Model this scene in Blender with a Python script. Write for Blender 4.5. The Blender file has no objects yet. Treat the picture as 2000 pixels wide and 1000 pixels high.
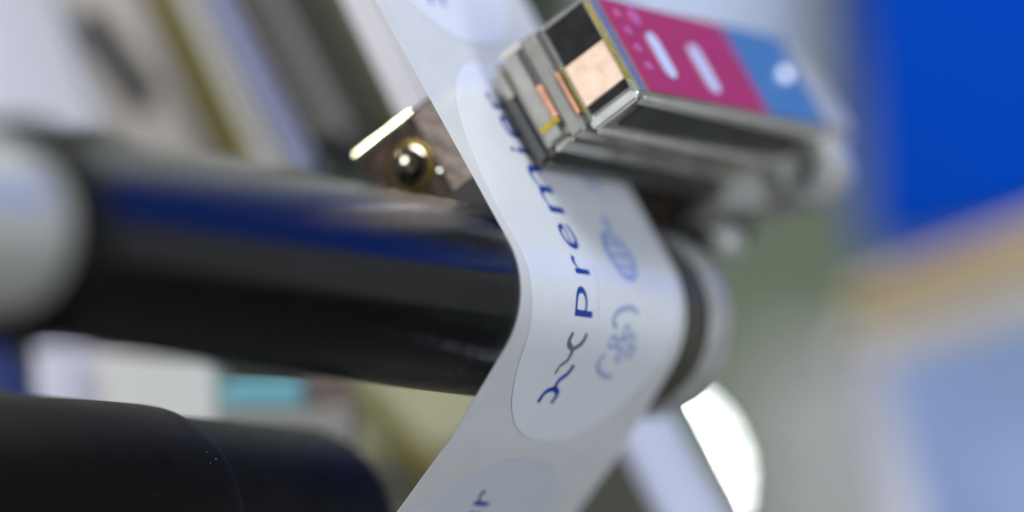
import bpy, bmesh, math, random
import numpy as np
from mathutils import Vector, Matrix
random.seed(4)
SC = bpy.context.scene
COL = SC.collection
F = 14800.0            # focal length of the photo in its own pixels
MM = 0.001

# ------------------------------------------------------------------ camera
cam = bpy.data.cameras.new('camera'); co = bpy.data.objects.new('camera', cam); COL.objects.link(co)
co.location = (0, 0, 0); co.rotation_euler = (math.radians(90), 0, 0)
cam.sensor_width = 36; cam.lens = F / 2000 * 36; cam.clip_start = 0.05; cam.clip_end = 50
cam.dof.use_dof = True; cam.dof.focus_distance = 1.0925; cam.dof.aperture_fstop = cam.lens / 68.0
SC.camera = co
# ------------------------------------------------------------------ world, lamps, exposure
W = bpy.data.worlds.new('World'); SC.world = W; W.use_nodes = True
bg = W.node_tree.nodes['Background']; bg.inputs[0].default_value = (0.78, 0.82, 0.88, 1); bg.inputs[1].default_value = 0.24
def lamp(name, loc, target, sx, sy, power, col):
    d = bpy.data.lights.new(name, 'AREA'); d.shape = 'RECTANGLE'; d.size = sx; d.size_y = sy; d.energy = power; d.color = col
    o = bpy.data.objects.new(name, d); COL.objects.link(o); o.location = loc
    o.rotation_euler = (Vector(target) - Vector(loc)).to_track_quat('-Z', 'Y').to_euler()
    return o
lamp('hall_ceiling_lamp', (0.1, 0.7, 1.5), (0, 1.1, 0), 1.2, 0.8, 22, (0.90, 0.95, 1.0))
lamp('hall_side_lamp', (1.5, -0.7, 0.15), (0, 1.1, 0), 0.9, 1.2, 27, (0.78, 0.89, 1.0))
lamp('hall_back_lamp', (-0.75, 2.19, 0.71), (0, 1.1, 0.03), 0.35, 0.35, 22, (1.0, 0.98, 0.8))
lamp('hall_far_lamp', (0.55, 2.3, 1.6), (0, 1.1, 0), 1.6, 0.6, 9, (0.93, 0.97, 0.95))  # added lamp, meant to brighten the grey sheen on the roller top
lamp('hall_low_lamp', (1.0, -0.5, -0.8), (0, 1.1, 0), 0.8, 0.8, 15, (1.0, 0.95, 0.88))  # added fill from below right, brightens the lower tape
lamp('hall_left_lamp', (-1.3, 0.1, 0.9), (0, 1.3, 0), 0.6, 0.6, 27, (0.96, 0.96, 1.0))  # added fill from front left, lifts the bars behind the roller
SC.view_settings.view_transform = 'Standard'; SC.view_settings.look = 'None'
SC.view_settings.exposure = 0.0; SC.view_settings.gamma = 1.0
SC.render.engine = 'CYCLES'

# ------------------------------------------------------------------ frames (millimetres)
def P(px, py, d): return Vector(((px - 1000) / F * d, d, -(py - 500) / F * d))
a = Vector((44, 76, -6.9)).normalized()           # roller axis, going right and away
C = P(853, 575, 1090)                             # roller axis point under the tape's near edge
yv = Vector((0, -1, 0)); n = (yv - a * yv.dot(a)).normalized(); v = n.cross(a)
if v.z < 0: v = -v
R = 14.0
PT, PB, PB2, KINK = math.radians(42), math.radians(25), math.radians(30.6), 16.0
def sec(s, h=0.0):
    if s > R * PT:
        l = s - R * PT; return ((R + h) * math.cos(PT) - l * math.sin(PT), (R + h) * math.sin(PT) + l * math.cos(PT))
    if s < -R * PB:
        l = -s - R * PB; k = min(l, KINK)
        q = ((R + h) * math.cos(PB) - k * math.sin(PB), -(R + h) * math.sin(PB) - k * math.cos(PB)); m = l - k
        return (q[0] - m * math.sin(PB2), q[1] - m * math.cos(PB2))
    p = s / R; return ((R + h) * math.cos(p), (R + h) * math.sin(p))
def web(t, s, h=0.0):
    c = sec(s, h); return C + a * t + n * c[0] + v * c[1]
u = -math.sin(PT) * n + math.cos(PT) * v          # along the tape, upwards
N = math.cos(PT) * n + math.sin(PT) * v           # off the tape, towards the viewer
O = web(0, R * PT)
def frame(x, y, z, o):
    m = Matrix.Identity(4)
    for i, c in enumerate((x, y, z)):
        for r in range(3): m[r][i] = c[r]
    for r in range(3): m[r][3] = o[r] * MM
    return m
M_SENS = frame(a, u, N, O)      # x = along the roller, y = along the tape, z = off the tape
def M_ROLL(o): return frame(v, n, a, o)

# ------------------------------------------------------------------ materials
def lin(c):
    return tuple(((x / 255) / 12.92 if x / 255 <= .04045 else ((x / 255 + .055) / 1.055) ** 2.4) for x in c) + (1,)
def mat(name, rgb, rough=.5, metal=0., spec=.5, coat=0., var=.0, vscale=60., bump=0., bscale=400., emit=None, trans=0., stretch=None, srgb=True):
    m = bpy.data.materials.new(name); m.use_nodes = True; nt = m.node_tree; b = nt.nodes['Principled BSDF']
    col = lin(rgb) if srgb else tuple(rgb) + (1,)
    b.inputs['Base Color'].default_value = col; b.inputs['Roughness'].default_value = rough; b.inputs['Metallic'].default_value = metal
    b.inputs['Specular IOR Level'].default_value = spec; b.inputs['Coat Weight'].default_value = coat; b.inputs['Coat Roughness'].default_value = .12
    tc = nt.nodes.new('ShaderNodeTexCoord'); mp = nt.nodes.new('ShaderNodeMapping'); nt.links.new(tc.outputs['Object'], mp.inputs[0])
    if stretch: mp.inputs['Scale'].default_value = stretch
    if var > 0:
        nz = nt.nodes.new('ShaderNodeTexNoise'); nz.inputs['Scale'].default_value = vscale; nz.inputs['Detail'].default_value = 5
        nt.links.new(mp.outputs[0], nz.inputs[0])
        mr = nt.nodes.new('ShaderNodeMapRange'); mr.inputs[1].default_value = .3; mr.inputs[2].default_value = .7; mr.inputs[3].default_value = 1 - var; mr.inputs[4].default_value = 1 + var
        nt.links.new(nz.outputs[0], mr.inputs[0])
        mx = nt.nodes.new('ShaderNodeMix'); mx.data_type = 'RGBA'; mx.blend_type = 'MULTIPLY'; mx.inputs[0].default_value = 1
        mx.inputs[6].default_value = col; nt.links.new(mr.outputs[0], mx.inputs[7]); nt.links.new(mx.outputs[2], b.inputs['Base Color'])
        m2 = nt.nodes.new('ShaderNodeMapRange'); m2.inputs[3].default_value = max(.02, rough * (1 - var)); m2.inputs[4].default_value = min(1, rough * (1 + var))
        nt.links.new(nz.outputs[0], m2.inputs[0]); nt.links.new(m2.outputs[0], b.inputs['Roughness'])
    if bump > 0:
        nb = nt.nodes.new('ShaderNodeTexNoise'); nb.inputs['Scale'].default_value = bscale; nb.inputs['Detail'].default_value = 4
        nt.links.new(mp.outputs[0], nb.inputs[0]); bp = nt.nodes.new('ShaderNodeBump'); bp.inputs['Strength'].default_value = bump
        bp.inputs['Distance'].default_value = .0003; nt.links.new(nb.outputs[0], bp.inputs['Height']); nt.links.new(bp.outputs[0], b.inputs['Normal'])
    if emit:
        b.inputs['Emission Color'].default_value = tuple(emit[:3]) + (1,); b.inputs['Emission Strength'].default_value = emit[3]
    if trans: b.inputs['Transmission Weight'].default_value = trans
    return m
M = {}
M['liner'] = mat('glassine_liner_paper', (202, 203, 205), .22, spec=.5, var=.035, vscale=160, bump=.12, bscale=90)
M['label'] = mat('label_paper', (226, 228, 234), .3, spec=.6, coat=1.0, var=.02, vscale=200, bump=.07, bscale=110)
M['label2'] = mat('tinted_label_paper', (208, 211, 221), .3, spec=.6, coat=1.0)  # same label paper, darker: the shade on its tilted part put into the colour
M['edge'] = mat('label_cut_edge', (150, 152, 160), .5)
M['ink'] = mat('blue_ink', (22, 62, 150), .35, var=.1, vscale=2500)
M['ink_grey'] = mat('grey_ink', (110, 112, 118), .35, var=.1, vscale=2500)
M['ink_soft'] = mat('pale_blue_ink', (138, 160, 214), .35)
M['ink_teal'] = mat('dusty_blue_ink', (146, 162, 200), .35)
M['sleeve'] = mat('black_anodised_sleeve', (9, 9, 10), .15, spec=.95, var=.25, vscale=300, bump=.3, bscale=900, stretch=(.1, .1, 3.0))
M['sleeve2'] = mat('black_rubber_sleeve', (13, 13, 12), .5, spec=.1, var=.2, vscale=300, bump=.1, bscale=500)
M['steel'] = mat('turned_steel', (226, 225, 220), .2, .6, var=.15, vscale=200, bump=.1, bscale=700, stretch=(.2, .2, 3))
M['steel_dark'] = mat('dark_steel', (98, 96, 86), .4, .5, var=.2, vscale=200)
M['chrome'] = mat('polished_nickel', (200, 198, 188), .12, .75, var=.1, vscale=300, bump=.04, bscale=500)
M['mirror'] = mat('polished_edge', (240, 240, 220), .10, 1.)
M['shell'] = mat('glossy_nickel_shell', (168, 166, 158), .15, .5, var=.12, vscale=300)
M['screw'] = mat('dark_chrome', (130, 126, 112), .07, 1.)
M['nickel'] = mat('satin_nickel', (176, 176, 174), .3, .2, var=.15, vscale=300, bump=.08, bscale=900)
M['bronze'] = mat('bronze_cast_face', (124, 113, 103), .45, .45, var=.4, vscale=420, bump=.6, bscale=700)
M['bronze_dark'] = mat('bronze_dark_face', (76, 64, 54), .25, .7, var=.35, vscale=350, bump=.2, bscale=600)
M['brass'] = mat('brass_edge', (205, 185, 60), .2, 1., var=.2, vscale=900)  # yellow of the edge glints put into the metal colour
M['old_brass'] = mat('tarnished_brass', (92, 76, 34), .35, .9, var=.4, vscale=900)
M['resin'] = mat('pale_resin_pad', (222, 192, 168), .5, var=.16, vscale=330, bump=.5, bscale=600)  # warm reflection on the sensor end, painted as beige
M['resin_edge'] = mat('orange_resin_edge', (190, 135, 105), .5, var=.25, vscale=500)  # slivers of the same warm reflection, painted orange
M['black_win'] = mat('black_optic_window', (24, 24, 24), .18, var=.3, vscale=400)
M['panel_dark'] = mat('dark_grey_panel', (62, 63, 62), .35, var=.2, vscale=120)
M['pink'] = mat('magenta_label_film', (166, 46, 76), .3, coat=.3, var=.05, vscale=300)
M['bluefilm'] = mat('blue_label_film', (74, 116, 164), .3, coat=.3, var=.05, vscale=300)
M['slot'] = mat('pale_slot_print', (190, 200, 235), .4)
M['lilac'] = mat('lilac_print', (180, 95, 160), .4)
M['frame'] = mat('bright_satin_trim', (200, 198, 188), .22, .25, var=.1, vscale=300)
M['black'] = mat('black_block', (9, 9, 9), .5, var=.3, vscale=200)

# ------------------------------------------------------------------ mesh helpers
def link(name, me, m, parent=None, mw=None, smooth=False):
    o = bpy.data.objects.new(name, me); COL.objects.link(o)
    if m: me.materials.append(m)
    if smooth:
        for p in me.polygons: p.use_smooth = True
    if parent: o.parent = parent
    elif mw is not None: o.matrix_world = mw
    return o
def tag(o, label=None, cat=None, group=None, kind=None):
    if label: o['label'] = label
    if cat: o['category'] = cat
    if group: o['group'] = group
    if kind: o['kind'] = kind
    return o
def empty(name, mw, label, cat, group=None):
    o = bpy.data.objects.new(name, None); COL.objects.link(o); o.matrix_world = mw; o.empty_display_size = .01
    return tag(o, label, cat, group)
def finish(bm, name, m, parent=None, mw=None, bevel=0., seg=2, smooth=False):
    if bevel: bmesh.ops.bevel(bm, geom=bm.edges[:], offset=bevel, segments=seg, affect='EDGES', clamp_overlap=True)
    bmesh.ops.recalc_face_normals(bm, faces=bm.faces[:])
    bmesh.ops.scale(bm, vec=(MM, MM, MM), verts=bm.verts[:])
    me = bpy.data.meshes.new(name); bm.to_mesh(me); bm.free()
    o = link(name, me, m, parent, mw)
    if smooth:
        for p in me.polygons: p.use_smooth = True
        me.set_sharp_from_angle(angle=math.radians(35))
    return o
def add_box(bm, x0, x1, y0, y1, z0, z1):
    vs = [bm.verts.new((x, y, z)) for x in (x0, x1) for y in (y0, y1) for z in (z0, z1)]
    fs = [(0, 1, 3, 2), (4, 6, 7, 5), (0, 4, 5, 1), (2, 3, 7, 6), (0, 2, 6, 4), (1, 5, 7, 3)]
    return [bm.faces.new([vs[i] for i in f]) for f in fs]
def box(name, r, m, parent=None, mw=None, bevel=.3, inset=None, smooth=True, seg=3):
    """r = x0,x1,y0,y1,z0,z1; inset = [(axis face index, margin, depth)] sinks a panel into a face"""
    bm = bmesh.new(); fs = add_box(bm, *r)
    bmesh.ops.recalc_face_normals(bm, faces=bm.faces[:])
    if bevel: bmesh.ops.bevel(bm, geom=bm.edges[:], offset=bevel, segments=seg, affect='EDGES')
    if inset:
        for (nx, ny, nz), mg, dp in inset:
            f = max(bm.faces, key=lambda q: q.normal.dot(Vector((nx, ny, nz))) * q.calc_area())
            bmesh.ops.inset_region(bm, faces=[f], thickness=mg, depth=0)
            bmesh.ops.inset_region(bm, faces=[f], thickness=abs(dp) * .25, depth=-dp)
    return finish(bm, name, m, parent, mw, smooth=smooth)
def lathe(name, prof, m, parent=None, mw=None, seg=96):
    """prof = (radius, z) pairs; spins round z"""
    bm = bmesh.new(); rings = []
    for r, z in prof:
        rings.append([bm.verts.new((r * math.cos(2 * math.pi * k / seg), r * math.sin(2 * math.pi * k / seg), z)) for k in range(seg)])
    for A, B in zip(rings, rings[1:]):
        for k in range(seg): bm.faces.new((A[k], A[(k + 1) % seg], B[(k + 1) % seg], B[k]))
    bm.faces.new(rings[0]); bm.faces.new(rings[-1])
    return finish(bm, name, m, parent, mw, smooth=True)
def slab(name, pts, ext, m, parent=None, bevel=0., mw=None):
    """closed outline of 3-D points (mm, world) pushed along ext"""
    bm = bmesh.new(); A = [bm.verts.new(p) for p in pts]; B = [bm.verts.new(Vector(p) + ext) for p in pts]
    bm.faces.new(A); bm.faces.new(B[::-1])
    for i in range(len(pts)): bm.faces.new((A[i], A[(i + 1) % len(pts)], B[(i + 1) % len(pts)], B[i]))
    if bevel: bmesh.ops.bevel(bm, geom=bm.edges[:], offset=bevel, segments=3, affect='EDGES')
    o = finish(bm, name, m, None, None, smooth=True)
    o_center(o)
    return o
def o_center(o):
    me = o.data; c = Vector((0, 0, 0))
    for q in me.vertices: c += q.co
    c /= max(1, len(me.vertices)); me.transform(Matrix.Translation(-c)); o.location = c
def par(o, root):
    o.parent = root; bpy.context.view_layer.update(); o.matrix_parent_inverse = root.matrix_world.inverted(); return o

# ------------------------------------------------------------------ setting: hall floor and far wall
def sheet(name, pts, m):
    bm = bmesh.new(); bm.faces.new([bm.verts.new(p) for p in pts]); return tag(finish(bm, name, m), kind='structure')
sheet('hall_floor', [(-3000, -2000, -900), (3000, -2000, -900), (3000, 4500, -900), (-3000, 4500, -900)], mat('hall_carpet', (42, 43, 44), .9, var=.2, vscale=3, bump=.3, bscale=80))
sheet('hall_wall', [(-3000, 4000, -900), (3000, 4000, -900), (3000, 4000, 1500), (-3000, 4000, 1500)], mat('hall_wall_paint', (108, 118, 104), .8, var=.12, vscale=.8))

# ------------------------------------------------------------------ main roller
rr = empty('guide_roller', M_ROLL(C), 'thick black anodised roller that the printed tape bends around', 'roller')
lathe('sleeve', [(13.0, -109), (13.93, -108), (13.93, -60), (13.93, 49.5), (13.4, 50.3), (12.2, 50.4)], M['sleeve'], rr)
lathe('journal', [(11.0, -190), (11.2, -150), (12.4, -146), (12.0, -115), (11.6, -112.6), (10.2, -111.6), (8, -111.4)], M['steel'], rr)
lathe('end_collar', [(8, -112.2), (14.6, -112.0), (15.3, -111.2), (15.3, -108.6), (13.8, -107.8)], M['sleeve2'], rr)
lathe('collar', [(12.6, 50.4), (13.6, 50.8), (13.8, 55.5), (13.2, 56.2), (12.2, 56.4), (12.2, 57.6), (13.4, 57.8)], M['steel_dark'], rr)
lathe('end_ring', [(13.4, 57.8), (13.8, 58.4), (14.1, 59.5), (14.1, 63.4), (13.6, 64.2), (12, 64.6), (12, 66)], M['nickel'], rr)
lathe('axle', [(5, -230), (5, 80)], M['steel_dark'], rr, seg=48)

# ------------------------------------------------------------------ second roller, lower left
C2 = P(600, 1055, 1141)
a2 = Vector((a.x, a.y, -.064)).normalized(); n2 = (yv - a2 * yv.dot(a2)).normalized(); v2 = n2.cross(a2)
if v2.z < 0: v2 = -v2
r2 = empty('lower_roller', frame(v2, n2, a2, C2), 'matt black stepped roller at the bottom left, below the thick roller', 'roller')
lathe('end_sleeve', [(10, 0.0), (15.2, -.4), (16.6, -1.8), (17.0, -4.0), (17.0, -47)], M['sleeve2'], r2)
lathe('grip_sleeve', [(17.0, -46), (17.9, -46.4), (18.15, -47.4), (18.25, -49.5), (18.25, -190), (17, -192)], M['sleeve2'], r2)
lathe('axle', [(5, -200), (5, 40)], M['steel_dark'], r2, seg=48)

# lint and dust sitting on the rubber and on the anodised sleeve
def dust(name, parent, rad, z0, z1, p0, p1, k, seed, m):
    rnd = random.Random(seed); bm = bmesh.new()
    for i in range(k):
        z = rnd.uniform(z0, z1); p = rnd.uniform(p0, p1); s_ = rnd.uniform(.03, .085)
        q = bmesh.ops.create_icosphere(bm, subdivisions=1, radius=s_)['verts']
        e = Matrix.Rotation(rnd.uniform(0, 3), 3, 'X') @ Matrix.Diagonal((rnd.uniform(.6, 2.2), .7, .7))
        for w in q: w.co = e @ w.co + Vector((rad * math.sin(p), rad * math.cos(p), z))
    return tag(finish(bm, name, m, parent), kind='stuff')
M['dust'] = mat('grey_dust', (150, 150, 148), .8)
dust('dust', r2, 18.28, -120, -50, .1, 1.4, 26, 3, M['dust']); dust('dust', rr, 13.96, -60, -1, -.9, 1.4, 40, 5, M['dust'])

# ------------------------------------------------------------------ the tape: liner, die-cut labels, print
WID = 49.0
S0, S1 = -110.0, 120.0
tape = empty('label_tape', M_ROLL(C), 'glossy white label tape printed with blue lettering, bent over the black roller', 'label tape')
bpy.context.view_layer.update()
inv_tape = M_ROLL(C).inverted()
def wl(t, s, h): return inv_tape @ (web(t, s, h) * MM) / MM
def ss():
    L = [S0]; s = S0
    while s < S1:
        s += 1.0 if -24 < s < 13 else 4.0
        L.append(min(s, S1))
    return L
bm = bmesh.new(); rows = []
tt = [WID * k / 12 for k in range(13)]
for h in (0.0, -0.09):
    rows.append([[bm.verts.new(wl(t, s, h)) for t in tt] for s in ss()])
T, B = rows
for G in (T, B):
    for i in range(len(G) - 1):
        for j in range(12): bm.faces.new((G[i][j], G[i][j + 1], G[i + 1][j + 1], G[i + 1][j]))
for j in (0, 12):
    for i in range(len(T) - 1): bm.faces.new((T[i][j], T[i + 1][j], B[i + 1][j], B[i][j]))
finish(bm, 'liner', M['liner'], tape, smooth=True)

def flat_to_web(polys, h, thick=0., m=None, name='print', parent=None, holes=False, step=.8):
    """polys = closed outlines in (t, s); lays them on the tape at height h, cut finely enough to bend with it"""
    bm = bmesh.new()
    for pl in polys:
        try: bm.faces.new([bm.verts.new((t, s, 0)) for t, s in pl])
        except ValueError: pass
    return bm_to_web(bm, h, thick, m, name, parent, step)
def bm_to_web(bm, h, thick, m, name, parent, step=.8):
    smin = min(q.co.y for q in bm.verts); smax = max(q.co.y for q in bm.verts)
    bmesh.ops.triangulate(bm, faces=[f for f in bm.faces if len(f.verts) > 4])
    s = smin + step
    while s < smax:
        if -22 < s < 14:
            bmesh.ops.bisect_plane(bm, geom=bm.verts[:] + bm.edges[:] + bm.faces[:], plane_co=(0, s, 0), plane_no=(0, 1, 0), dist=1e-5)
        s += step
    for sc in (-R * PB - KINK,):
        if smin < sc < smax: bmesh.ops.bisect_plane(bm, geom=bm.verts[:] + bm.edges[:] + bm.faces[:], plane_co=(0, sc, 0), plane_no=(0, 1, 0), dist=1e-5)
    if thick:
        top = bm.faces[:]
        r = bmesh.ops.extrude_face_region(bm, geom=top)
        for q in r['geom']:
            if isinstance(q, bmesh.types.BMVert): q.co.z += thick
    for q in bm.verts: q.co = wl(q.co.x, q.co.y, h + q.co.z)
    if not thick: pass
    bmesh.ops.scale(bm, vec=(MM, MM, MM), verts=bm.verts[:])
    bmesh.ops.recalc_face_normals(bm, faces=bm.faces[:])
    me = bpy.data.meshes.new(name); bm.to_mesh(me); bm.free()
    for p in me.polygons: p.use_smooth = True
    me.set_sharp_from_angle(angle=math.radians(40))
    return link(name, me, m, parent)
def superellipse(tc, sc, ra, rb, p=2.3, k=120):
    out = []
    for i in range(k):
        w = 2 * math.pi * i / k; c, s_ = math.cos(w), math.sin(w)
        out.append((tc + ra * math.copysign(abs(c) ** (2 / p), c), sc + rb * math.copysign(abs(s_) ** (2 / p), s_)))
    return out
def stroke(pts, w, closed=False):
    """ribbon outline quads along a smooth polyline in (t, s)"""
    P_ = [Vector((q[0], q[1])) for q in pts]
    if len(P_) > 2 and not closed:
        Q = []
        for i in range(len(P_) - 1):
            p0 = P_[max(i - 1, 0)]; p1 = P_[i]; p2 = P_[i + 1]; p3 = P_[min(i + 2, len(P_) - 1)]
            for k in range(5):
                x = k / 5; Q.append(.5 * ((2 * p1) + (p2 - p0) * x + (2 * p0 - 5 * p1 + 4 * p2 - p3) * x * x + (3 * p1 - p0 - 3 * p2 + p3) * x ** 3))
        Q.append(P_[-1]); P_ = Q
    nn = len(P_); L, Rr = [], []
    for i in range(nn):
        d = (P_[(i + 1) % nn] - P_[i - 1]) if closed else (P_[min(i + 1, nn - 1)] - P_[max(i - 1, 0)])
        d.normalize(); q = Vector((-d.y, d.x)) * (w(i / max(1, nn - 1)) if callable(w) else w) / 2
        L.append(P_[i] + q); Rr.append(P_[i] - q)
    quads = []
    for i in range(nn if closed else nn - 1):
        j = (i + 1) % nn; quads.append([tuple(L[i]), tuple(Rr[i]), tuple(Rr[j]), tuple(L[j])])
    return quads
def add_letter(bm, ch, s0, s1, t0, t1):
    """a glyph scaled to fill s0..s1 along the tape; t0 = its top side, t1 = its foot"""
    cu = bpy.data.curves.new('glyph', 'FONT'); cu.body = ch; cu.resolution_u = 6
    o = bpy.data.objects.new('glyph', cu); COL.objects.link(o); bpy.context.view_layer.update()
    me = bpy.data.meshes.new_from_object(o.evaluated_get(bpy.context.evaluated_depsgraph_get()))
    xs = [q.co.x for q in me.vertices]; ys = [q.co.y for q in me.vertices]
    x0, x1, y0, y1 = min(xs), max(xs), min(ys), max(ys)
    vv = [bm.verts.new((t1 + (t0 - t1) * (q.co.y - y0) / (y1 - y0), s0 + (s1 - s0) * (q.co.x - x0) / (x1 - x0), 0)) for q in me.vertices]
    for p in me.polygons:
        try: bm.faces.new([vv[i] for i in p.vertices])
        except ValueError: pass
    bpy.data.objects.remove(o); bpy.data.meshes.remove(me); bpy.data.curves.remove(cu)
PERIOD = 68.2
WORD = [('p', 0.0, 4.4, 15.7, 20.9), ('r', 6.3, 9.3, 16.6, 20.9), ('e', 10.4, 15.0, 17.4, 21.6), ('m', 16.9, 25.4, 18.2, 22.6),
        ('i', 27.4, 28.4, 16.6, 22.8), ('e', 30.2, 34.4, 18.2, 22.6), ('r', 35.4, 38.4, 18.2, 22.6)]
def lay_label(off, pm):
    lab = flat_to_web([superellipse(24.7, 12.0 + off, 22.4, 32.4)], .004, .085, pm, 'label', tape, step=.8)
    flat_to_web(stroke(superellipse(24.7, 12.0 + off, 22.46, 32.46), .11, True), .003, 0, M['edge'], 'cut_line', lab)
    H = .105
    bmw = bmesh.new()
    for ch, s0, s1, t0, t1 in WORD: add_letter(bmw, ch, s0 + off, s1 + off, t0, t1)
    bm_to_web(bmw, H, 0, M['ink'], 'lettering', lab)
    sh = lambda L: [(t, s + off) for t, s in L]
    tp = lambda x: .75 + .25 * math.sin(math.pi * x)
    g = stroke(sh([(16.5, -2.4), (16.3, -4.0), (18.3, -5.0)]), tp) + stroke(sh([(20.4, -2.3), (20.1, -3.7), (18.3, -5.0)]), tp) + stroke(sh([(18.3, -4.9), (18.5, -6.8), (17.4, -7.9), (17.4, -9.3)]), lambda x: .95 - .45 * x)
    flat_to_web(g, H, 0, M['ink_grey'], 'emblem', lab)
    g = stroke(sh([(21.0, -7.4), (20.8, -8.9), (19.5, -10.2), (19.6, -11.7)]), .95) + stroke(sh([(19.6, -11.6), (17.7, -12.4), (17.4, -14.2)]), .95) + stroke(sh([(19.6, -11.6), (21.2, -12.4), (21.1, -14.1)]), .95)
    flat_to_web(g, H, 0, M['ink'], 'emblem', lab)
    # round stamp with two arcs and a rosette
    g = stroke(sh([(34.3, 1.6), (32.6, 2.3), (30.4, 2.1), (28.2, 1.4), (27.2, 0.1), (28.6, -.9)]), .8)
    g += stroke(sh([(27.8, -5.0), (27.4, -6.2), (28.1, -7.4), (30.6, -8.4), (33.4, -8.6)]), .8)
    for c, r_ in (((31.7, -1.3), .9), ((28.6, -3.0), .9), ((33.8, -2.4), .9), ((32.3, -4.9), .9), ((30.6, -3.1), .8), ((35.0, -4.2), .8)):
        g += stroke([(c[0] + r_ * math.cos(k * math.pi / 6), c[1] + off + r_ * math.sin(k * math.pi / 6)) for k in range(12)], .6, True)
    flat_to_web(g, H, 0, M['ink_teal'], 'stamp', lab)
    # globe stamp
    g = stroke([(32.8 + 3.4 * math.cos(k * math.pi / 12), 10.6 + off + 3.9 * math.sin(k * math.pi / 12)) for k in range(24)], .9, True)
    for q in (-1.8, 0, 1.8): g += stroke(sh([(32.8 + q, 7.4), (32.8 + q * 1.5, 10.6), (32.8 + q, 13.8)]), .55)
    for q in (-1.9, 0, 1.9): g += stroke(sh([(29.8, 10.6 + q), (32.8, 10.6 + q * 1.1), (35.8, 10.6 + q)]), .5)
    g += stroke(sh([(34.8, 15.4), (34.2, 16.4), (34.6, 17.6)]), 1.4)
    flat_to_web(g, H, 0, M['ink_soft'], 'stamp', lab)
    # small lines further along, mostly under the sensor
    g = []
    for t0, s0, s1 in ((35.6, 22.5, 29), (38.2, 22.5, 27)): g += stroke(sh([(t0, s0), (t0, s1)]), 1.1)
    flat_to_web(g, H, 0, M['ink_teal'], 'fine_print', lab)
    # fine registration line beside the word
    flat_to_web(stroke(sh([(22.6, -.2), (22.4, 3.2), (22.9, 8)]), .10), H, 0, M['ink_teal'], 'fine_line', lab)
    return lab
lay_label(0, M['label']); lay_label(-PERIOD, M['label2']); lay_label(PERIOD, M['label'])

# ------------------------------------------------------------------ fork sensor straddling the tape
fs = empty('fork_sensor', M_SENS, 'nickel plated fork sensor with magenta and blue face, clamped over the tape', 'sensor')
box('housing', (19, 80, 13.2, 31.2, 11.6, 21.2), M['chrome'], fs, bevel=.75, inset=[((-1, 0, 0), .35, .55), ((0, -1, 0), 1.5, .7)])
# end windows, and a warm reflection built as a beige plate
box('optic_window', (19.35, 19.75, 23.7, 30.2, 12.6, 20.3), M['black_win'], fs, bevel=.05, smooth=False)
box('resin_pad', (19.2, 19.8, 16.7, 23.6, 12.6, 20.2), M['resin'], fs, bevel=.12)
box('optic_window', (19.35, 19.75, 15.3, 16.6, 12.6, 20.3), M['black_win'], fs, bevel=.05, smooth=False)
box('brass_trim', (18.95, 19.4, 15.9, 30.0, 20.35, 20.75), M['brass'], fs, bevel=.1)
box('brass_trim', (18.95, 19.4, 15.9, 24.5, 12.0, 12.3), M['brass'], fs, bevel=.1)
box('edge_bar', (18.7, 19.6, 12.7, 14.5, 12.0, 20.6), M['nickel'], fs, bevel=.4)
box('side_panel', (24.5, 76, 13.25, 14.1, 13.0, 19.2), M['panel_dark'], fs, bevel=.1, smooth=False)
box('edge_bar', (20.5, 78.5, 12.6, 13.3, 19.1, 21.0), M['frame'], fs, bevel=.3)
box('edge_bar', (20.5, 78.5, 12.7, 13.3, 11.5, 12.7), M['frame'], fs, bevel=.25)
# lower half of the upper arm
box('lower_shell', (19.2, 80, 14.4, 31.6, 3.6, 8.4), M['shell'], fs, bevel=1.3, seg=4)
box('middle_band', (19.0, 80, 13.9, 31.3, 8.4, 11.0), M['shell'], fs, bevel=.5)
box('seam', (19.6, 79.5, 14.5, 31.0, 10.8, 11.8), M['panel_dark'], fs, bevel=.1)
box('resin_edge', (18.9, 19.3, 16.6, 23.8, 10.9, 11.5), M['resin_edge'], fs, bevel=.08)
box('resin_edge', (18.95, 19.4, 18.3, 23.9, 7.3, 8.2), M['resin_edge'], fs, bevel=.08)
box('shadow_gap', (18.95, 19.4, 24.0, 30.2, 7.6, 8.1), M['panel_dark'], fs, bevel=.05)
box('brass_trim', (18.9, 19.4, 17.5, 18.4, 4.4, 8.2), M['brass'], fs, bevel=.25)
box('edge_bar', (18.8, 19.5, 13.6, 14.6, 5.0, 8.6), M['chrome'], fs, bevel=.35)
box('foot', (19.6, 78, 13.4, 27.5, .7, 4.2), M['panel_dark'], fs, bevel=1.1, seg=4)
box('foot_pad', (19.5, 30, 24.0, 31.0, 1.0, 4.6), M['shell'], fs, bevel=1.2, seg=4)
# printed face
fp = box('face_film', (22.4, 59.5, 14.0, 30.6, 21.15, 21.4), M['pink'], fs, bevel=.1)
tag(fp, 'magenta half of the sensor face')
fb = box('face_film', (59.5, 77.5, 14.0, 30.6, 21.15, 21.4), M['bluefilm'], fs, bevel=.1)
tag(fb, 'blue half of the sensor face')
def lozenge(name, t, d0, d1, w, m, h=21.4):
    bm = bmesh.new(); pts = []
    for k in range(9):
        q = math.pi * k / 8; pts.append((t + w * math.cos(q), d1 - w + w * math.sin(q)))
    for k in range(9):
        q = math.pi + math.pi * k / 8; pts.append((t + w * math.cos(q), d0 + w + w * math.sin(q)))
    A = [bm.verts.new((x, y, h)) for x, y in pts]; Bq = [bm.verts.new((x, y, h + .25)) for x, y in pts]
    bm.faces.new(A); bm.faces.new(Bq)
    for i in range(len(A)): bm.faces.new((A[i], A[(i + 1) % len(A)], Bq[(i + 1) % len(A)], Bq[i]))
    return finish(bm, name, m, fs)
lozenge('key_slot', 32.6, 17.2, 25.4, 1.5, M['slot']); lozenge('key_slot', 44.8, 16.0, 24.8, 1.6, M['slot'])
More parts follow.
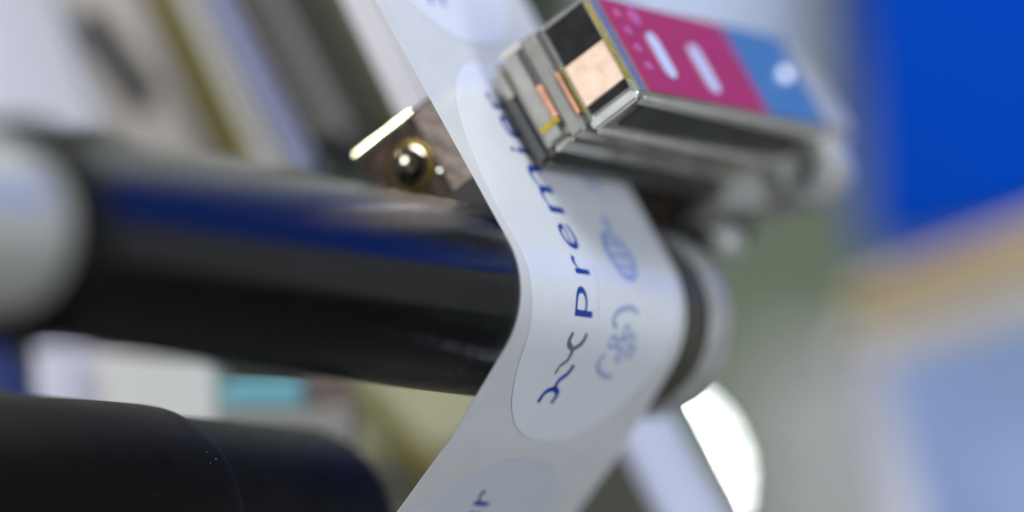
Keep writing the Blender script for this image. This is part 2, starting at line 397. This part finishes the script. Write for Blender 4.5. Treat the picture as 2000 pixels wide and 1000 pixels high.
for t, d in ((25.5, 28.0), (26.0, 24.9), (26.0, 21.8), (26.2, 18.6)): lozenge('print_mark', t, d - .8, d + .8, .7, M['lilac'])
lozenge('print_mark', 30.6, 26.4, 29.4, 1.2, M['lilac'])
lathe('indicator', [(1.0, 0), (1.0, .5), (.7, .9), (.2, 1.0)], mat('lit_indicator', (230, 235, 245), .3, emit=(.85, .9, 1.0, .7)), fs, seg=24).location = Vector((72.5, 22.6, 21.4)) * MM  # glowing dot in place of a specular highlight, not a lamp
# lower arm behind the tape
la = box('lower_arm', (19, 80, 16.8, 33.4, -23.6, -1.6), M['bronze_dark'], fs, bevel=.8)
box('cast_face', (18.75, 19.2, 17.4, 32.6, -12.0, -2.2), M['bronze'], fs, bevel=.2)
def chamfer(name, x, y, z0, z1, w, m, bow=.12):
    # strip with a slightly bowed face turned between the end face and the top face
    q = w / 1.4142 / 2
    prof = [(x - q, y - q), (x - q * .5 - bow * .55, y - q * .5 + bow * .55), (x - bow * .8, y + bow * .8), (x + q * .5 - bow * .55, y + q * .5 + bow * .55), (x + q, y + q), (x + q + .5, y + q - .5), (x - q + .5, y - q - .5)]
    bm = bmesh.new(); A = [bm.verts.new((p, k, z0)) for p, k in prof]; B_ = [bm.verts.new((p, k, z1)) for p, k in prof]
    bm.faces.new(A); bm.faces.new(B_)
    for i in range(len(A)): bm.faces.new((A[i], A[(i + 1) % len(A)], B_[(i + 1) % len(A)], B_[i]))
    return finish(bm, name, m, fs, smooth=True)
chamfer('bright_edge', 19.0, 33.0, -23.3, -12.0, 1.9, M['mirror'], .2)
chamfer('bright_edge', 19.2, 31.3, 4.4, 8.6, .9, M['chrome'])
box('foot_ledge', (18.6, 19.2, 17.6, 20.6, -19.5, -13.0), M['bronze_dark'], fs, bevel=.2)
sc_ = lathe('screw_head', [(3.1, 0), (3.1, .5), (2.7, .6), (2.65, 1.2), (2.3, 2.0), (1.6, 2.5), (.7, 2.75), (.1, 2.8)], M['screw'], fs, seg=40)
sc_.location = Vector((18.9, 26.0, -16.2)) * MM; sc_.rotation_euler = (0, -math.pi / 2, 0)
sr = lathe('screw_recess', [(3.9, 0), (3.9, .15), (3.2, .2)], M['black_win'], fs, seg=40)
sr.location = Vector((18.9, 26.0, -16.2)) * MM; sr.rotation_euler = (0, -math.pi / 2, 0)
wr = lathe('washer', [(4.1, 0), (4.1, .12), (3.9, .25), (3.3, .25)], M['old_brass'], fs, seg=40)
wr.location = Vector((18.95, 26.0, -16.2)) * MM; wr.rotation_euler = (0, -math.pi / 2, 0)
pn = lathe('pin', [(.75, 0), (.75, .4), (.4, .65), (.05, .7)], M['mirror'], fs, seg=24)
pn.location = Vector((18.8, 22.4, -12.4)) * MM; pn.rotation_euler = (0, -math.pi / 2, 0)
box('yoke', (80, 92, 14, 32, -23, 20), M['nickel'], fs, bevel=1.5)
kn = lathe('adjusting_knob', [(4.0, 0), (5.6, .4), (5.9, 1.5), (5.9, 7), (5.2, 8), (3.2, 8.2), (3.0, 6.5)], M['nickel'], fs, seg=40)
kn.location = Vector((84, 10.5, 14.5)) * MM; kn.rotation_euler = (0, -math.pi / 2 + .0, 0)

# ------------------------------------------------------------------ bracket under the sensor
br = empty('mounting_bracket', Matrix.Translation(P(1380, 360, 1160) * MM), 'cast grey bracket holding the sensor beside the roller end', 'bracket')
def prism(name, pts, d, ext, m, root, bevel=.6):
    return par(slab(name, [P(x, y, d) for x, y in pts], ext, m, bevel=bevel), root)
prism('plate', [(1130, 268), (1590, 345), (1560, 385), (1430, 412), (1300, 352), (1140, 318)], 1152, a * 14, M['nickel'], br, .8)
prism('side_arm', [(1300, 352), (1425, 405), (1400, 470), (1340, 500), (1262, 410), (1225, 345)], 1162, a * 10, M['black'], br, .6)  # black block filling the shade between bracket and tape
prism('rib', [(1205, 300), (1262, 318), (1300, 372), (1240, 352)], 1143, a * 5, M['panel_dark'], br, .4)
bs_ = lathe('bolt_head', [(2.9, -3), (2.9, 0), (2.4, .9), (1.3, 1.5), (.2, 1.6)], M['nickel'], None, frame(v, n, -a, P(1404, 470, 1150)), seg=32)
par(bs_, br)
bs2 = lathe('bolt_head', [(2.0, -3), (2.0, 0), (1.6, .7), (.2, 1.0)], M['steel_dark'], None, frame(v, n, -a, P(1175, 302, 1140)), seg=32)
par(bs2, br)
tag(slab('spacer_block', [O * 1 + a * 14 + u * q + N * w for q, w in ((2, -14), (17, -12), (17, -2.5), (-6, -2.5), (-6, -14))], a * 40, M['black'], bevel=.4), 'black spacer block behind the tape, between sensor and roller', 'block')

# ------------------------------------------------------------------ bars of the machine frame behind
def bar(name, x0, y0, x1, y1, w, d, m, label, cat='bar', group=None, th=8, rnd=1.5, d2=None, twist=0):
    """bar whose middle runs between two points; w = width in mm"""
    if y0 <= -100 and name == 'guide_bar': x0, y0 = x0 - (x1 - x0) / (y1 - y0) * 900, y0 - 900      # carries on well above the frame
    A, Bq = P(x0, y0, d), P(x1, y1, d2 or d); ax = (Bq - A).normalized(); L = (Bq - A).length
    side = ax.cross(Vector((0, 1, 0))).normalized(); dep = side.cross(ax).normalized()
    if twist: q = Matrix.Rotation(math.radians(twist), 3, ax); side, dep = q @ side, q @ dep
    mw = frame(ax, side, dep, A)
    return tag(box(name, (0, L, -w / 2, w / 2, -th / 2, th / 2), m, None, mw, bevel=rnd), label, cat, group)
def paint(name, rgb, rough=.5, **k): return mat(name, rgb, rough, var=k.pop('var', .06), vscale=k.pop('vscale', 40), **k)
px = lambda w, d: w * d / F
bar('cover_panel', -245, -420, 15, 330, px(430, 1200), 1200, paint('pale_lavender_paint', (222, 224, 236)), 'broad pale lavender cover panel in the upper left corner', 'panel', th=4)
bar('backing_plate', 60, -400, 470, 420, px(330, 1260), 1260, paint('taupe_paint', (170, 163, 156)), 'broad blurred taupe plate behind the thick roller', 'plate', th=6)
bar('slotted_arm', 150, 10, 305, 225, px(66, 1215), 1215, paint('charcoal_paint', (42, 44, 46)), 'short charcoal arm right of the lavender panel', 'arm', th=6, rnd=2.2)
bar('guide_bar', 262, -120, 448, 330, px(70, 1225), 1225, paint('brown_grey_paint', (108, 98, 86)), 'dull brown bar left of the olive bar', 'bar', 'guide bars behind the roller')
bar('guide_bar', 275, -100, 490, 330, px(44, 1195), 1195, paint('olive_brass', (140, 130, 62)), 'narrow olive yellow bar behind the roller', 'bar', 'guide bars behind the roller')
bar('guide_bar', 330, -100, 552, 350, px(60, 1180), 1180, paint('light_grey_paint', (205, 202, 196)), 'light grey bar right of the olive bar', 'bar', 'guide bars behind the roller')
bar('guide_bar', 380, -100, 612, 350, px(40, 1170), 1170, paint('slate_blue_paint', (168, 177, 212)), 'slate blue bar meeting the roller top', 'bar', 'guide bars behind the roller')
bar('guide_bar', 440, -120, 655, 290, px(105, 1195), 1195, paint('mid_grey_paint', (164, 159, 154)), 'wide mid grey bar right of the slate blue bar', 'bar', 'guide bars behind the roller')
bar('guide_bar', 535, -100, 716, 250, px(46, 1172), 1172, paint('dark_bar_paint', (72, 72, 66)), 'dark grey bar just left of the white bar', 'bar', 'guide bars behind the roller', rnd=1.2)
bar('guide_bar', 590, -100, 790, 300, px(84, 1180), 1180, paint('olive_grey_paint', (116, 113, 94)), 'olive grey bar beside the white bar', 'bar', 'guide bars behind the roller')
bar('guide_bar', 690, -100, 880, 290, px(100, 1142), 1142, paint('white_bar_paint', (250, 250, 255), .6), 'bright white bar beside the upper tape edge', 'bar', 'guide bars behind the roller', rnd=1, twist=-50)
bar('clamp_foot', 610, 270, 700, 320, px(60, 1160), 1160, paint('clamp_black', (40, 41, 42)), 'small dark clamp foot left of the sensor arm', 'clamp', th=5)

# ------------------------------------------------------------------ things seen between the two rollers
def block(name, x0, x1, y0, y1, d, dep, m, label, cat, rnd=1.0, skew=0):
    return tag(slab(name, [P(x0 + skew, y1, d), P(x1 + skew, y1, d), P(x1, y0, d), P(x0, y0, d)], Vector((0, dep, 0)), m, bevel=rnd), label, cat)
bar('blue_strut', -30, 560, 55, 860, px(62, 1160), 1160, paint('navy_paint', (48, 62, 122)), 'dark blue strut at the left between the two rollers', 'strut', th=5)
block('carton', 60, 190, 620, 860, 1175, 20, paint('lavender_carton', (222, 220, 236)), 'pale lavender carton between the two rollers', 'carton', skew=18)
block('paper_stack', 185, 425, 640, 870, 1168, 20, paint('white_paper', (230, 230, 226)), 'off white paper block left of the turquoise box', 'paper', skew=10)
block('turquoise_box', 436, 596, 744, 796, 1158, 16, paint('turquoise_plastic', (130, 196, 212)), 'small turquoise box between the two rollers', 'box', .8)
block('shelf_ledge', 425, 700, 796, 880, 1156, 10, paint('shelf_grey', (160, 160, 156)), 'grey ledge below the turquoise box', 'shelf')
block('brown_case', 596, 690, 700, 800, 1180, 16, paint('brown_plastic', (122, 104, 98)), 'brown case right of the turquoise box', 'case')
block('side_cover', 640, 1010, 640, 900, 1215, 16, paint('putty_paint', (150, 148, 120), vscale=14, var=.18), 'putty coloured cover left of the lower tape', 'cover', 2)
block('frame_wall', 420, 1340, 872, 1200, 1240, 20, paint('dark_olive_paint', (66, 64, 54), vscale=14, var=.25), 'dark olive frame wall behind the lower tape', 'panel', 1)
bar('yellow_cable', 690, 760, 930, 1010, px(46, 1200), 1200, paint('yellow_olive', (120, 112, 40)), 'olive yellow strap crossing behind the lower tape', 'strap', th=4, rnd=1)
# strut to the right of the tape
st = bar('support_strut', 1225, 760, 1400, 1100, px(118, 1172), 1172, paint('lavender_metal', (192, 198, 222), .35), 'pale lavender strut below the roller end, right of the tape', 'strut', th=8, rnd=1.2)

# ------------------------------------------------------------------ hall background on the right
tag(slab('blue_banner', [P(1690, 500, 1370), Vector((1500, 950, 390)), Vector((1500, 950, 760)), P(1640, -1150, 1370)], Vector((10, 14, 0)), paint('royal_blue_vinyl', (0, 62, 166), .9, spec=.05, vscale=5, var=.05)),
    'huge royal blue banner filling the upper right corner', 'banner')
sheet('booth_wall', [(-700, 2500, 230), (1500, 2400, 230), (1500, 2400, 1500), (-700, 2500, 1500)], mat('pale_wall_paint', (186, 190, 186), .8, var=.05, vscale=3))  # unseen pale sheet, added so the roller top mirrors grey
cab = empty('display_cabinet', Matrix.Translation(P(1850, 700, 1290) * MM), 'pale display cabinet with tan top in the lower right corner', 'cabinet')
def cabpart(name, pts, d, dep, m): return par(slab(name, [P(x, y, d) for x, y in pts], Vector((0, dep, 0)), m, bevel=1), cab)
cabpart('tan_top', [(1672, 560), (2250, 345), (2250, 455), (1680, 640)], 1245, 40, paint('tan_wood', (158, 138, 102)))
cabpart('fascia', [(1668, 634), (2250, 450), (2250, 560), (1700, 720)], 1255, 40, paint('beige_trim', (212, 204, 196)))
cabpart('side_post', [(1650, 660), (1720, 640), (1850, 1150), (1740, 1150)], 1260, 40, paint('pale_post', (192, 192, 206)))
cabpart('glass_panel', [(1715, 690), (2250, 530), (2250, 1150), (1840, 1150)], 1275, 30, paint('blue_grey_panel', (160, 182, 224), .3))
block('grey_plinth', 1480, 1800, 700, 1200, 1520, 60, paint('plinth_grey', (150, 149, 146)), 'blurred grey plinth left of the display cabinet', 'plinth')
block('grey_screen', 1180, 1600, -500, 200, 1400, 30, paint('screen_grey', (178, 190, 212)), 'blurred blue grey screen behind the top of the sensor', 'screen')
block('green_partition', 900, 1900, 150, 1100, 2200, 30, paint('sage_green', (90, 102, 80), vscale=6, var=.12), 'sage green partition behind the roller end', 'partition')
sp = lathe('spot_lamp', [(.3, -3.6), (2.5, -2.6), (3.6, 0), (2.5, 2.6), (.3, 3.6)], mat('lit_bulb', (255, 255, 255), .4, emit=(.9, 1.0, .96, 100)), None, Matrix.Translation(P(1262, 935, 2040) * MM), seg=24)
tag(sp, 'small bright lamp in the hall, blurred to a white disc', 'lamp')
